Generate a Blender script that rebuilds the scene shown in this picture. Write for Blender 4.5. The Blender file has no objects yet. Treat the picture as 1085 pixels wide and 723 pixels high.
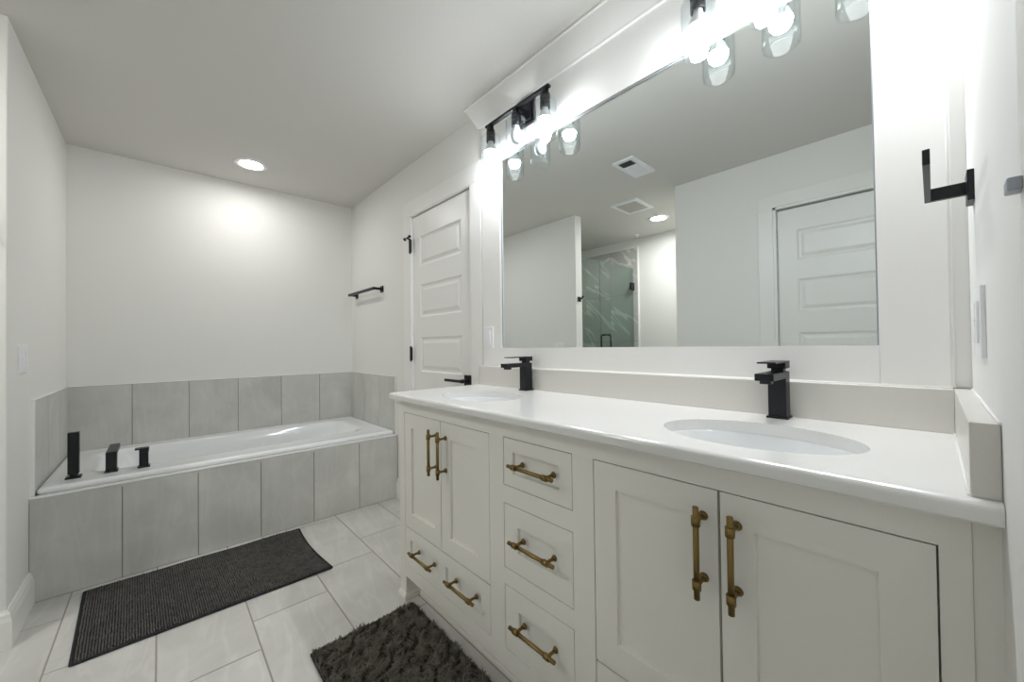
import bpy, bmesh, math, random
from mathutils import Vector, Matrix
random.seed(7)
sc = bpy.context.scene
col = sc.collection

# ------------------------------------------------------------------ camera
cam_d = bpy.data.cameras.new('camera'); cam = bpy.data.objects.new('camera', cam_d); col.objects.link(cam)
fw = Vector((-0.73809772, 0.67459187, 0.01172849)); rt = Vector((0.67447598, 0.73818962, -0.01257918)); up = Vector((0.01714367, 0.00137408, 0.99985209))
M = Matrix((rt, up, -fw)).transposed().to_4x4(); M.translation = Vector((-0.05512827, -1.27296581, 1.09973657))
cam.matrix_world = M
cam_d.sensor_fit = 'HORIZONTAL'; cam_d.sensor_width = 36; cam_d.lens = 407.79/1085*36
cam_d.shift_y = 0.0005; cam_d.clip_start = 0.01
sc.camera = cam
# ------------------------------------------------------------------ light levels, exposure
EXPOSURE = 0.2
BULB = 285.0          # emission of each lit vanity bulb
CAN_TUB = 95.0       # emission of the recessed light over the tub
CAN_ALCOVE = 265.0   # emission of the stronger recessed light in the shower alcove
sc.view_settings.view_transform = 'Standard'; sc.view_settings.look = 'None'
sc.view_settings.exposure = EXPOSURE; sc.view_settings.gamma = 1.0; sc.view_settings.use_curve_mapping = False
w = bpy.data.worlds.new('world'); sc.world = w; w.use_nodes = True
w.node_tree.nodes['Background'].inputs[0].default_value = (1, 1, 1, 1); w.node_tree.nodes['Background'].inputs[1].default_value = 0.3
sc.cycles.max_bounces = 14; sc.cycles.diffuse_bounces = 8; sc.cycles.glossy_bounces = 6; sc.cycles.transparent_max_bounces = 24
sc.cycles.sample_clamp_indirect = 6.0
sc.cycles.caustics_reflective = False; sc.cycles.caustics_refractive = False

# ------------------------------------------------------------------ key dimensions
H = 2.3757; L = 3.6234; YL = -1.6974; YV = 0.0176; YN = -1.785; YS = -2.95; XW = -2.40
XT = -2.7267; ZL = 0.4605; ZT = 0.8818; ZC = 0.90; YM = 0.012

# ------------------------------------------------------------------ materials
def new_mat(name):
    m = bpy.data.materials.new(name); m.use_nodes = True
    nt = m.node_tree; return m, nt, nt.nodes['Principled BSDF']
def N(nt, t, **kw):
    n = nt.nodes.new(t)
    for k, v in kw.items(): setattr(n, k, v)
    return n
def paint(name, c, rough=0.5, bump=0.0, scale=250, spec=0.4, metal=0.0, var=0.0):
    m, nt, b = new_mat(name)
    b.inputs['Base Color'].default_value = (*c, 1); b.inputs['Roughness'].default_value = rough
    b.inputs['Specular IOR Level'].default_value = spec; b.inputs['Metallic'].default_value = metal
    tc = N(nt, 'ShaderNodeTexCoord'); ns = N(nt, 'ShaderNodeTexNoise'); ns.inputs['Scale'].default_value = scale; ns.inputs['Detail'].default_value = 3
    nt.links.new(tc.outputs['Object'], ns.inputs['Vector'])
    if bump:
        bp = N(nt, 'ShaderNodeBump'); bp.inputs['Strength'].default_value = bump; bp.inputs['Distance'].default_value = 0.002
        nt.links.new(ns.outputs['Fac'], bp.inputs['Height']); nt.links.new(bp.outputs['Normal'], b.inputs['Normal'])
    if var:
        mx = N(nt, 'ShaderNodeMix', data_type='RGBA')
        mx.inputs['A'].default_value = (*[max(0, x*(1-var)) for x in c], 1); mx.inputs['B'].default_value = (*[min(1, x*(1+var)) for x in c], 1)
        nt.links.new(ns.outputs['Fac'], mx.inputs['Factor']); nt.links.new(mx.outputs['Result'], b.inputs['Base Color'])
    return m
def emit(name, c, s):
    m, nt, b = new_mat(name); b.inputs['Base Color'].default_value = (*c, 1)
    b.inputs['Emission Color'].default_value = (*c, 1); b.inputs['Emission Strength'].default_value = s
    return m
def thin_glass(name, tint, refl=0.08, rough=0.0):
    m, nt, b = new_mat(name); nt.nodes.remove(b)
    out = nt.nodes['Material Output']
    tr = N(nt, 'ShaderNodeBsdfTransparent'); tr.inputs[0].default_value = (*tint, 1)
    gl = N(nt, 'ShaderNodeBsdfGlossy'); gl.inputs['Roughness'].default_value = rough
    lw = N(nt, 'ShaderNodeLayerWeight'); lw.inputs['Blend'].default_value = 0.5
    pw = N(nt, 'ShaderNodeMath', operation='POWER'); pw.inputs[1].default_value = 3.5
    ma = N(nt, 'ShaderNodeMath', operation='MULTIPLY_ADD'); ma.inputs[1].default_value = 0.6; ma.inputs[2].default_value = refl
    mx = N(nt, 'ShaderNodeMixShader')
    nt.links.new(lw.outputs['Facing'], pw.inputs[0]); nt.links.new(pw.outputs[0], ma.inputs[0]); nt.links.new(ma.outputs[0], mx.inputs[0])
    nt.links.new(tr.outputs[0], mx.inputs[1]); nt.links.new(gl.outputs[0], mx.inputs[2]); nt.links.new(mx.outputs[0], out.inputs[0])
    return m
def stone(name, c_lo, c_hi, vein, rough, axis=(1, 1, 1), vein_amt=0.5, scale=1.6, rot=(0, 0, 0), dist=0.7, wd=0.05):
    """stone-look tile: soft clouds and thin drawn-out veins, shifted per tile by the 'tile' attribute"""
    m, nt, b = new_mat(name); b.inputs['Roughness'].default_value = rough; b.inputs['Specular IOR Level'].default_value = 0.4
    tc = N(nt, 'ShaderNodeTexCoord'); at = N(nt, 'ShaderNodeAttribute', attribute_name='tile')
    sc_ = N(nt, 'ShaderNodeVectorMath', operation='SCALE'); sc_.inputs['Scale'].default_value = 9.0
    ad = N(nt, 'ShaderNodeVectorMath', operation='ADD')
    nt.links.new(at.outputs['Color'], sc_.inputs[0]); nt.links.new(tc.outputs['Object'], ad.inputs[0]); nt.links.new(sc_.outputs[0], ad.inputs[1])
    mp = N(nt, 'ShaderNodeMapping'); mp.inputs['Scale'].default_value = axis
    mr = N(nt, 'ShaderNodeMapping'); mr.inputs['Rotation'].default_value = rot; nt.links.new(ad.outputs[0], mr.inputs[0]); nt.links.new(mr.outputs[0], mp.inputs[0])
    n1 = N(nt, 'ShaderNodeTexNoise'); n1.inputs['Scale'].default_value = scale*2.2; n1.inputs['Detail'].default_value = 7; n1.inputs['Roughness'].default_value = 0.62; n1.inputs['Distortion'].default_value = 0.6
    n2 = N(nt, 'ShaderNodeTexNoise'); n2.inputs['Scale'].default_value = scale*3.0; n2.inputs['Detail'].default_value = 3; n2.inputs['Distortion'].default_value = dist
    nt.links.new(ad.outputs[0], n1.inputs['Vector']); nt.links.new(mp.outputs[0], n2.inputs['Vector'])
    r1 = N(nt, 'ShaderNodeValToRGB'); r1.color_ramp.elements[0].position = 0.3; r1.color_ramp.elements[1].position = 0.72
    r1.color_ramp.elements[0].color = (*c_lo, 1); r1.color_ramp.elements[1].color = (*c_hi, 1)
    nt.links.new(n1.outputs['Fac'], r1.inputs[0])
    r2 = N(nt, 'ShaderNodeValToRGB'); e = r2.color_ramp.elements
    e[0].position = 0.5-wd; e[0].color = (0, 0, 0, 1); e[1].position = 0.5+wd; e[1].color = (0, 0, 0, 1); k = e.new(0.5); k.color = (1, 1, 1, 1)
    nt.links.new(n2.outputs['Fac'], r2.inputs[0])
    mu = N(nt, 'ShaderNodeMath', operation='MULTIPLY'); mu.inputs[1].default_value = vein_amt
    mu2 = N(nt, 'ShaderNodeMath', operation='MULTIPLY'); nt.links.new(r2.outputs[0], mu.inputs[0]); nt.links.new(mu.outputs[0], mu2.inputs[0]); nt.links.new(n1.outputs['Fac'], mu2.inputs[1])
    mx = N(nt, 'ShaderNodeMix', data_type='RGBA'); mx.inputs['B'].default_value = (*vein, 1)
    nt.links.new(mu2.outputs[0], mx.inputs['Factor']); nt.links.new(r1.outputs[0], mx.inputs['A']); nt.links.new(mx.outputs['Result'], b.inputs['Base Color'])
    return m

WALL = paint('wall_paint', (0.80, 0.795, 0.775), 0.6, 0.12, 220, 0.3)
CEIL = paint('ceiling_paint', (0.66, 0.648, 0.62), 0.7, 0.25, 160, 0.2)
TRIM = paint('trim_paint', (0.83, 0.825, 0.81), 0.32, 0.02, 60, 0.45)
CAB = paint('cabinet_paint', (0.84, 0.825, 0.765), 0.36, 0.02, 60, 0.4)
CAULK = paint('white_caulk', (0.88, 0.88, 0.87), 0.4, 0.0)
QUARTZ = paint('white_quartz', (0.80, 0.795, 0.78), 0.18, 0.0, 700, 0.5, var=0.05)
QUARTZ_SHADED = paint('shaded_white_quartz', (0.66, 0.645, 0.61), 0.25, 0.0, 700, 0.5, var=0.07)  # same quartz as the countertop, its shade put into a darker colour
ENAMEL = paint('white_enamel', (0.82, 0.835, 0.845), 0.08, 0.0, spec=0.5)
BLACK = paint('matte_black_metal', (0.007, 0.008, 0.011), 0.36, 0.0, spec=0.38)
BRASS = paint('aged_brass', (0.27, 0.185, 0.068), 0.36, 0.05, 300, metal=1.0, var=0.12)
CHROME = paint('chrome', (0.75, 0.75, 0.76), 0.12, 0.0, metal=1.0)
STEEL = paint('satin_steel', (0.35, 0.38, 0.42), 0.4, 0.0, metal=0.6)
PLATE = paint('white_plastic', (0.84, 0.85, 0.87), 0.3, 0.0, spec=0.5)
GROUT = paint('grey_grout', (0.25, 0.235, 0.20), 0.85, 0.2, 300, 0.2)
FGROUT = paint('floor_grout', (0.36, 0.33, 0.28), 0.85, 0.2, 300, 0.2)
TILE = stone('grey_stone_wall_tile', (0.50, 0.50, 0.475), (0.63, 0.625, 0.60), (0.74, 0.735, 0.71), 0.34, (2.6, 2.6, 0.35), 0.32, wd=0.06)
FTILE = stone('pale_stone_floor_tile', (0.53, 0.525, 0.50), (0.65, 0.645, 0.625), (0.78, 0.775, 0.75), 0.28, (0.4, 2.6, 1.0), 0.5, rot=(0, 0, 0.12), wd=0.06)
MARBLE = stone('grey_marble_tile', (0.44, 0.43, 0.41), (0.56, 0.55, 0.53), (0.90, 0.90, 0.88), 0.2, (0.3, 1.5, 2.0), 1.3, 0.55, rot=(0, -0.75, 0.2), dist=0.8, wd=0.022)
RUG_A = paint('charcoal_chenille', (0.135, 0.128, 0.12), 0.95, 0.0, 40, 0.1, var=0.6)
RUG_B = paint('charcoal_shag', (0.15, 0.138, 0.118), 0.9, 0.0, 26, 0.1, var=0.65)
RUG_EDGE = paint('black_rug_binding', (0.018, 0.019, 0.022), 0.8, 0.0)
DARK = paint('dark_void', (0.03, 0.035, 0.04), 0.8, 0.0)
GLASS = thin_glass('clear_glass', (0.95, 0.965, 0.97), 0.03)
SGLASS = thin_glass('green_tint_glass', (0.80, 0.865, 0.84), 0.03)
LIT = emit('lit_bulb', (0.97, 0.985, 1.0), BULB)
UNLIT = paint('frosted_bulb', (0.88, 0.88, 0.88), 0.3, 0.0)
CANLIT = emit('lit_lens', (1.0, 0.985, 0.955), CAN_TUB)
CANLIT2 = emit('bright_lit_lens', (1.0, 0.985, 0.955), CAN_ALCOVE)
mm, mnt, mb = new_mat('mirror_silver'); mb.inputs['Base Color'].default_value = (0.86, 0.90, 0.885, 1); mb.inputs['Metallic'].default_value = 1; mb.inputs['Roughness'].default_value = 0.0
MIRROR = mm

# ------------------------------------------------------------------ helpers
def box(bm, lo, hi, bev=0.0, seg=2, mi=0):
    lo = [min(a, b) for a, b in zip(lo, hi)], [max(a, b) for a, b in zip(lo, hi)]
    a, b = lo
    vs = [bm.verts.new((x, y, z)) for x in (a[0], b[0]) for y in (a[1], b[1]) for z in (a[2], b[2])]
    fs = [bm.faces.new([vs[i] for i in q]) for q in ((0, 1, 3, 2), (4, 6, 7, 5), (0, 4, 5, 1), (2, 3, 7, 6), (0, 2, 6, 4), (1, 5, 7, 3))]
    for f in fs: f.material_index = mi
    if bev > 0:
        es = list({e for f in fs for e in f.edges})
        r = bmesh.ops.bevel(bm, geom=es, offset=bev, segments=seg, profile=0.5, affect='EDGES')
        for f in r['faces']: f.material_index = mi
    return fs
def frame_axes(d):
    d = Vector(d).normalized(); a = Vector((0, 0, 1)) if abs(d.z) < 0.9 else Vector((1, 0, 0))
    u = d.cross(a).normalized(); return u, d.cross(u).normalized(), d
def tube(bm, p0, p1, r0, r1=None, n=16, caps=True, mi=0):
    p0, p1 = Vector(p0), Vector(p1); r1 = r0 if r1 is None else r1
    u, v, d = frame_axes(p1-p0); R = []
    for p, r in ((p0, r0), (p1, r1)):
        R.append([bm.verts.new(p + (u*math.cos(2*math.pi*k/n)+v*math.sin(2*math.pi*k/n))*r) for k in range(n)])
    fs = [bm.faces.new((R[0][k], R[0][(k+1) % n], R[1][(k+1) % n], R[1][k])) for k in range(n)]
    for f in fs: f.smooth = True
    if caps: fs += [bm.faces.new(R[0][::-1]), bm.faces.new(R[1])]
    for f in fs: f.material_index = mi
def lathe(bm, c, prof, n=28, axis='z', sx=1.0, sy=1.0, mi=0):
    """prof: (radius, height) points; poles when the radius is 0"""
    c = Vector(c); rings = []
    def P(r, h, t):
        if axis == 'z': return c + Vector((r*sx*math.cos(t), r*sy*math.sin(t), h))
        return c + Vector((r*math.cos(t), h, r*math.sin(t)))
    for r, h in prof:
        if r == 0: rings.append([bm.verts.new(P(0, h, 0))])
        else: rings.append([bm.verts.new(P(r, h, 2*math.pi*k/n)) for k in range(n)])
    for A, B in zip(rings, rings[1:]):
        for k in range(n):
            a = [A[k % len(A)], A[(k+1) % len(A)], B[(k+1) % len(B)], B[k % len(B)]]
            q = []
            for x in a:
                if x not in q: q.append(x)
            if len(q) > 2:
                f = bm.faces.new(q); f.smooth = True; f.material_index = mi
def obj(name, bm, mats, parent=None, recalc=True):
    if recalc: bmesh.ops.recalc_face_normals(bm, faces=bm.faces)
    me = bpy.data.meshes.new(name); bm.to_mesh(me); bm.free()
    for m in (mats if isinstance(mats, (list, tuple)) else [mats]): me.materials.append(m)
    o = bpy.data.objects.new(name, me); col.objects.link(o)
    if parent: o.parent = parent; o.matrix_parent_inverse = Matrix.Translation(-parent.location)
    return o
def tag(o, label=None, cat=None, group=None, kind=None):
    if label: o['label'] = label
    if cat: o['category'] = cat
    if group: o['group'] = group
    if kind: o['kind'] = kind
    return o
def thing(name, loc, label, cat, group=None, kind=None):
    o = bpy.data.objects.new(name, None); o.empty_display_size = 0.05; col.objects.link(o); o.location = loc
    return tag(o, label, cat, group, kind)
def bmn(): return bmesh.new()
def struct(name, bm, m, label, cat):
    return tag(obj(name, bm, m), label, cat, kind='structure')

def slab(bm, u0, u1, v0, v1, rects, profile, thick, mapf, skip=()):
    """a board in (u,v) whose front has profiled fields: profile = [(inset, depth), ...] walked from the rim of each rect"""
    us = sorted({u0, u1, *[r[0] for r in rects], *[r[1] for r in rects]}); vs = sorted({v0, v1, *[r[2] for r in rects], *[r[3] for r in rects]})
    cache = {}
    def V(u, v, d):
        k = (round(u, 5), round(v, 5), round(d, 5))
        if k not in cache: cache[k] = bm.verts.new(mapf(u, v, d))
        return cache[k]
    for i in range(len(us)-1):
        for j in range(len(vs)-1):
            cu, cv = (us[i]+us[i+1])/2, (vs[j]+vs[j+1])/2
            if any(r[0] < cu < r[1] and r[2] < cv < r[3] for r in rects): continue
            bm.faces.new([V(us[i], vs[j], 0), V(us[i+1], vs[j], 0), V(us[i+1], vs[j+1], 0), V(us[i], vs[j+1], 0)])
    for r in rects:
        # rim points that lie on the grid, so that the mesh stays closed
        loops = []
        for q, (ins, dep) in enumerate(profile):
            a, b, c, d = r[0]+ins, r[1]-ins, r[2]+ins, r[3]-ins
            loops.append([(a, c, dep), (b, c, dep), (b, d, dep), (a, d, dep)])
        for A, B in zip(loops, loops[1:]):
            for k in range(4):
                bm.faces.new([V(*A[k]), V(*A[(k+1) % 4]), V(*B[(k+1) % 4]), V(*B[k])])
        bm.faces.new([V(*p) for p in loops[-1]])
    c4 = [(u0, v0), (u1, v0), (u1, v1), (u0, v1)]
    for k in range(4):
        if k in skip: continue
        a, b = c4[k], c4[(k+1) % 4]
        bm.faces.new([V(*a, 0), V(*b, 0), V(*b, thick), V(*a, thick)])
    bm.faces.new([V(*p, thick) for p in c4])

def tile_field(name, rects, mapf, t, mats, label, cat, gap=0.0025, bev=0.0012, structure=True, extra=None):
    """tiles standing off a grout bed; each tile gets its own random shift for the stone pattern"""
    bm = bmn(); lay = bm.loops.layers.float_color.new('tile')
    for (a, b, c, d, g) in rects:     # grout bed pieces
        pass
    us = [r[0] for r in rects]+[r[1] for r in rects]; vs = [r[2] for r in rects]+[r[3] for r in rects]
    def quadbox(a, b, c, d, h0, h1, mi, rnd, e=0.0):
        p = [mapf(u, v, h) for h in (h0, h1) for (u, v) in (((a, c), (b, c), (b, d), (a, d)) if h == h0 or e == 0 else ((a+e, c+e), (b-e, c+e), (b-e, d-e), (a+e, d-e)))]
        v = [bm.verts.new(x) for x in p]
        for q in ((3, 2, 1, 0), (4, 5, 6, 7), (0, 1, 5, 4), (1, 2, 6, 5), (2, 3, 7, 6), (3, 0, 4, 7)):
            f = bm.faces.new([v[i] for i in q]); f.material_index = mi
            for l in f.loops: l[lay] = rnd
    quadbox(min(us), max(us), min(vs), max(vs), 0, t-0.0015, 1, (0, 0, 0, 1))
    for (a, b, c, d, g) in rects:
        rnd = (random.random(), random.random(), random.random(), 1)
        quadbox(a+gap/2, b-gap/2, c+gap/2, d-gap/2, t-0.004, t, 0, rnd, bev)
    if extra: extra(bm, lay)
    o = obj(name, bm, mats)
    return tag(o, label, cat, kind='structure' if structure else None)

# ------------------------------------------------------------------ room shell
# floor: 12x24 tiles in a third-running bond
rects = []
yj = [-0.427-0.2862*k for k in range(-2, 11)]
x_off = {0: -1.915}
for k, y1 in enumerate(yj[:-1]):
    y0 = yj[k+1]; row = k-2               # row 0 spans -0.427 .. -0.713
    ref = -2.115 + (row*0.19)
    x = ref - 0.572*12
    while x < 0.7:
        a, b, c, d = max(x, -L-0.02), min(x+0.572, 0.62), max(y0, -3.1), min(y1, 0.09)
        if b-a > 0.02 and d-c > 0.02: rects.append((a, b, c, d, 0))
        x += 0.572
tile_field('floor', rects, lambda u, v, h: (u, v, h-0.012), 0.012, [FTILE, FGROUT], 'pale grey stone tile floor laid in staggered rows', 'floor', gap=0.004, bev=0.001)
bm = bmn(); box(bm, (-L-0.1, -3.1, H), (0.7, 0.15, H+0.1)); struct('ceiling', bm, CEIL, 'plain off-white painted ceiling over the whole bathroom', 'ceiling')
bm = bmn(); box(bm, (-L-0.1, -3.05, -0.02), (-L, 0.12, H)); struct('wall_far', bm, WALL, 'off-white end wall behind the bathtub', 'wall')
bm = bmn()   # vanity wall with the closet doorway left open
box(bm, (-L, YV, -0.02), (-2.475, YV+0.1, H)); box(bm, (-2.475, YV, 2.005), (-1.786, YV+0.1, H)); box(bm, (-1.786, YV, -0.02), (0.1, YV+0.1, H))
box(bm, (-2.6, YV+0.1, -0.02), (-1.7, YV+0.14, H))
struct('wall_vanity', bm, WALL, 'off-white wall carrying the mirror, vanity and closet door', 'wall')
bm = bmn(); box(bm, (-L, YL-0.1, -0.02), (XW, YL, H), 0.004); struct('wall_left', bm, WALL, 'off-white partition wall at the left end of the bathtub', 'wall')
bm = bmn(); box(bm, (-1.45, YN-0.1, -0.02), (-0.775, YN, H)); box(bm, (-0.775, YN-0.1, 2.015), (-0.05, YN, H)); box(bm, (-0.05, YN-0.1, -0.02), (0.1, YN, H))
box(bm, (-0.85, YN-0.16, -0.02), (0.1, YN-0.12, H))
struct('wall_opposite', bm, WALL, 'off-white wall with a white door seen in the mirror', 'wall')
bm = bmn(); box(bm, (0, -0.97, -0.02), (0.1, YV, H)); box(bm, (0, -1.70, 2.02), (0.1, -0.97, H)); box(bm, (0, YN-0.1, -0.02), (0.1, -1.70, H)); box(bm, (0.12, -1.85, -0.02), (0.16, -0.9, H))
struct('wall_right', bm, WALL, 'off-white side wall at the right end of the vanity', 'wall')
bm = bmn(); box(bm, (-L-0.1, YS-0.1, -0.02), (-1.35, YS, H)); struct('wall_back', bm, WALL, 'off-white wall at the far side of the shower alcove in the mirror', 'wall')
bm = bmn(); box(bm, (-1.45, YS, -0.02), (-1.35, YN-0.1, H)); struct('wall_alcove', bm, WALL, 'short wall closing the shower alcove', 'wall')
# shower stone on the back and end walls
rects = []
for i, z0 in enumerate((0, 0.57, 1.14, 1.71)):
    z1 = min(z0+0.57, 2.27)
    for a, b in ((-3.61, -3.20), (-3.20, -2.82), (-2.82, -2.44)): rects.append((a, b, z0, z1, 0))
def jamb_trim(bm, lay):
    box(bm, (-2.441, YS-0.002, 0), (-2.428, YS+0.014, 2.277), 0, mi=2); box(bm, (-3.61, YS-0.002, 2.27), (-2.428, YS+0.014, 2.281), 0, mi=2)
tile_field('wall_shower', rects, lambda u, v, h: (u, YS+h, v), 0.012, [MARBLE, GROUT, CAULK], 'grey veined stone tile on the back wall of the shower', 'shower wall tile', gap=0.002, extra=jamb_trim)
rects = [(a, b, z, min(z+0.57, 2.27), 0) for z in (0, 0.57, 1.14, 1.71) for a, b in ((YS+0.012, -2.4), (-2.4, -1.80))]
tile_field('wall_shower_end', rects, lambda u, v, h: (-L+h, u, v), 0.012, [MARBLE, GROUT], 'grey veined stone tile on the end wall of the shower', 'shower wall tile', gap=0.002)

# ------------------------------------------------------------------ panelling, trim, crown
XB = -1.677
bm = bmn()
box(bm, (XB, 0, ZC+0.0955), (-1.5305, YV+0.004, 2.30), 0.0015); box(bm, (-0.1426, 0, ZC+0.0955), (-0.0265, YV+0.004, 2.30), 0.0015)
box(bm, (-1.5305, 0, ZC+0.0955), (-0.1426, YV+0.004, 1.0905), 0.0); box(bm, (-1.5305, 0, 2.0505), (-0.1426, YV+0.004, 2.30), 0.0)
struct('trim_1', bm, TRIM, 'flat white board surround framing the vanity mirror', 'mirror surround')
bm = bmn(); box(bm, (-0.0265, 0.006, ZC+0.097), (0.0, YV, 2.30)); tube(bm, (-0.0265, 0.001, ZC+0.097), (-0.0265, 0.001, 2.28), 0.0035, n=10)
struct('trim_2', bm, TRIM, 'narrow white corner strip between mirror surround and side wall', 'corner trim')
bm = bmn()   # crown over the vanity: flat sloped face with a square lip, mitred at its left end
prof = [(0.004, 2.268), (-0.012, 2.268), (-0.014, 2.276), (-0.058, H-0.012), (-0.066, H-0.010), (-0.066, H+0.0), (0.004, H+0.0)]
la = [bm.verts.new((XB+min(y, 0), y, z)) for y, z in prof]; lb = [bm.verts.new((0.0, y, z)) for y, z in prof]
for k in range(len(prof)): bm.faces.new((la[k], la[(k+1) % len(prof)], lb[(k+1) % len(prof)], lb[k]))
bm.faces.new(la[::-1]); bm.faces.new(lb)
lw_ = [bm.verts.new((XB+y, YV, z)) for y, z in prof]
for k in range(1, len(prof)-1): bm.faces.new((la[k], la[k+1], lw_[k+1], lw_[k]))
struct('trim_3', bm, TRIM, 'white crown moulding over the vanity panel', 'crown moulding')

def casing(name, xl, xr, ztop, wth, face, back, label, mapx=None):
    bm = bmn(); s = 1
    box(bm, (xl-wth, face, 0), (xl, back, ztop), 0.002); box(bm, (xr, face, 0), (xr+wth, back, ztop), 0.002); box(bm, (xl-wth, face, ztop), (xr+wth, back, ztop+wth), 0.002)
    return struct(name, bm, TRIM, label, 'door casing')
casing('trim_4', -2.475, -1.786, 2.003, 0.103, 0.0, YV+0.004, 'white flat casing around the closet door')
bm = bmn(); box(bm, (-2.475, 0.004, 0), (-2.468, YV+0.09, 2.003)); box(bm, (-1.793, 0.004, 0), (-1.786, YV+0.09, 2.003)); box(bm, (-2.475, 0.004, 1.996), (-1.786, YV+0.09, 2.003))
struct('trim_5', bm, TRIM, 'white jamb lining the closet doorway', 'door jamb')
casing('trim_6', -0.775, -0.052, 2.015, 0.088, YN+0.016, YN-0.004, 'white flat casing around the door seen in the mirror')
bm = bmn(); box(bm, (-0.775, YN+0.01, 0), (-0.760, YN-0.1, 2.015)); box(bm, (-0.775, YN+0.01, 2.0), (-0.052, YN-0.1, 2.015)); box(bm, (-0.067, YN+0.01, 0), (-0.052, YN-0.1, 2.015))
struct('trim_7', bm, TRIM, 'white jamb lining the doorway seen in the mirror', 'door jamb')
bm = bmn(); box(bm, (-0.018, -0.885, 0), (0.002, -0.97, 2.1), 0.004, 3); box(bm, (-0.018, -1.79, 2.02), (0.002, -0.97, 2.1), 0.004, 3); box(bm, (-0.018, -1.70, 0), (0.002, -1.785, 2.02), 0.004, 3)
struct('trim_8', bm, TRIM, 'white casing of the entry door at the right edge', 'door casing')

def base(bm, path, side, h=0.14, t=0.016):
    """baseboard with an eased top swept along a wall line with mitred corners; side = +1 stands off to the left of travel"""
    pr = [(0, 0), (t, 0), (t, h*0.72), (t*0.78, h*0.80), (t*0.72, h*0.9), (t*0.4, h*0.965), (t*0.35, h), (0, h)]
    P = [Vector(p) for p in path]; rings = []
    for i, p in enumerate(P):
        ds = [(P[k+1]-P[k]).normalized() for k in (i-1, i) if 0 <= k < len(P)-1]
        ns = [Vector((-d.y, d.x))*side for d in ds]
        m = ns[0] if len(ns) == 1 else (ns[0]+ns[1])/(1+ns[0].dot(ns[1]))
        rings.append([bm.verts.new((p.x+m.x*a, p.y+m.y*a, z)) for a, z in pr])
    for A, B in zip(rings, rings[1:]):
        for k in range(len(pr)): bm.faces.new((A[k], A[(k+1) % len(pr)], B[(k+1) % len(pr)], B[k]))
    bm.faces.new(rings[0][::-1]); bm.faces.new(rings[-1])
bm = bmn(); base(bm, [(XT, YL), (XW, YL), (XW, YL-0.1)], 1); struct('baseboard_left', bm, TRIM, 'white moulded baseboard on the partition wall at left', 'baseboard')
bm = bmn(); base(bm, [(XT, YV), (-2.578, YV)], -1); struct('baseboard_vanity', bm, TRIM, 'short white baseboard between bathtub and closet door', 'baseboard')
bm = bmn(); base(bm, [(-0.866, YN), (-1.45, YN), (-1.45, YN-0.12)], -1); struct('baseboard_opposite', bm, TRIM, 'white baseboard on the wall seen in the mirror', 'baseboard')
bm = bmn(); base(bm, [(-2.42, YS), (-1.45, YS), (-1.45, YN-0.121)], 1); struct('baseboard_back', bm, TRIM, 'white baseboard round the shower alcove', 'baseboard')
bm = bmn(); base(bm, [(0, -0.49), (0, -0.884)], -1); struct('baseboard_right', bm, TRIM, 'white baseboard on the side wall in front of the vanity', 'baseboard')

# ------------------------------------------------------------------ doors
PZ = [(0.26, 0.475), (0.60, 0.815), (0.937, 1.165), (1.302, 1.518), (1.645, 1.845)]
RAISED = [(0, 0), (0.010, 0.008), (0.020, 0.009), (0.040, 0.001), (0.042, 0.001)]
def panel_door(name, x0, x1, z1, yface, sgn, px0, px1, label):
    bm = bmn(); slab(bm, x0, x1, 0.012, z1, [(px0, px1, a, b) for a, b in PZ], RAISED, 0.035, lambda u, v, d: (u, yface+sgn*d, v))
    return tag(obj(name, bm, TRIM), label, 'door', kind='structure')
d1 = panel_door('door_1', -2.465, -1.796, 1.988, 0.016, 1, -2.372, -1.893, 'white five-panel closet door with black hinges beside the mirror')
def hinge(parent, x, y, z, stop=False):
    bm = bmn(); tube(bm, (x, y, z-0.045), (x, y, z+0.045), 0.0075, n=12); box(bm, (x, y-0.003, z-0.044), (x+0.016, y+0.006, z+0.044), 0.001)
    for q in (-0.0485, 0.0485): tube(bm, (x, y, z+q-0.004), (x, y, z+q+0.004), 0.0055, n=10)
    if stop:
        tube(bm, (x-0.035, y-0.020, z+0.052), (x+0.030, y-0.022, z+0.056), 0.004, n=8); tube(bm, (x-0.045, y-0.012, z+0.050), (x-0.032, y-0.024, z+0.053), 0.009, n=10)
        tube(bm, (x+0.028, y-0.026, z+0.056), (x+0.036, y-0.012, z+0.060), 0.009, n=10); tube(bm, (x, y, z+0.045), (x, y-0.02, z+0.054), 0.006, n=8)
    obj('hinge', bm, BLACK, parent)
hinge(d1, -2.4735, -0.004, 1.795, True); hinge(d1, -2.4735, -0.004, 1.055); hinge(d1, -2.4735, -0.004, 0.30)
bm = bmn(); box(bm, (-1.862, 0.017, 0.874), (-1.798, 0.004, 0.938), 0.003); tube(bm, (-1.830, 0.006, 0.906), (-1.830, -0.040, 0.906), 0.011, n=16)
box(bm, (-1.992, -0.046, 0.898), (-1.822, -0.034, 0.914), 0.003); obj('lever_handle', bm, BLACK, d1)
bm = bmn(); box(bm, (-1.7935, -0.001, 0.872), (-1.7875, 0.02, 0.940), 0.001); obj('strike_plate', bm, BLACK, d1)
d2 = panel_door('door_2', -0.757, -0.070, 1.99, YN-0.02, -1, -0.650, -0.175, 'white five-panel door reflected in the right of the mirror')
bm = bmn(); slab(bm, -1.692, -0.978, 0.012, 2.0, [(-1.60, -1.07, a, b) for a, b in PZ], RAISED, 0.035, lambda u, v, d: (0.03+d, u, v))  # added closed leaf, out of view, keeps outside light from leaking in
tag(obj('door_3', bm, TRIM), 'unseen white panelled door added to close the entry doorway beside the camera', 'door', kind='structure')
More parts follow.
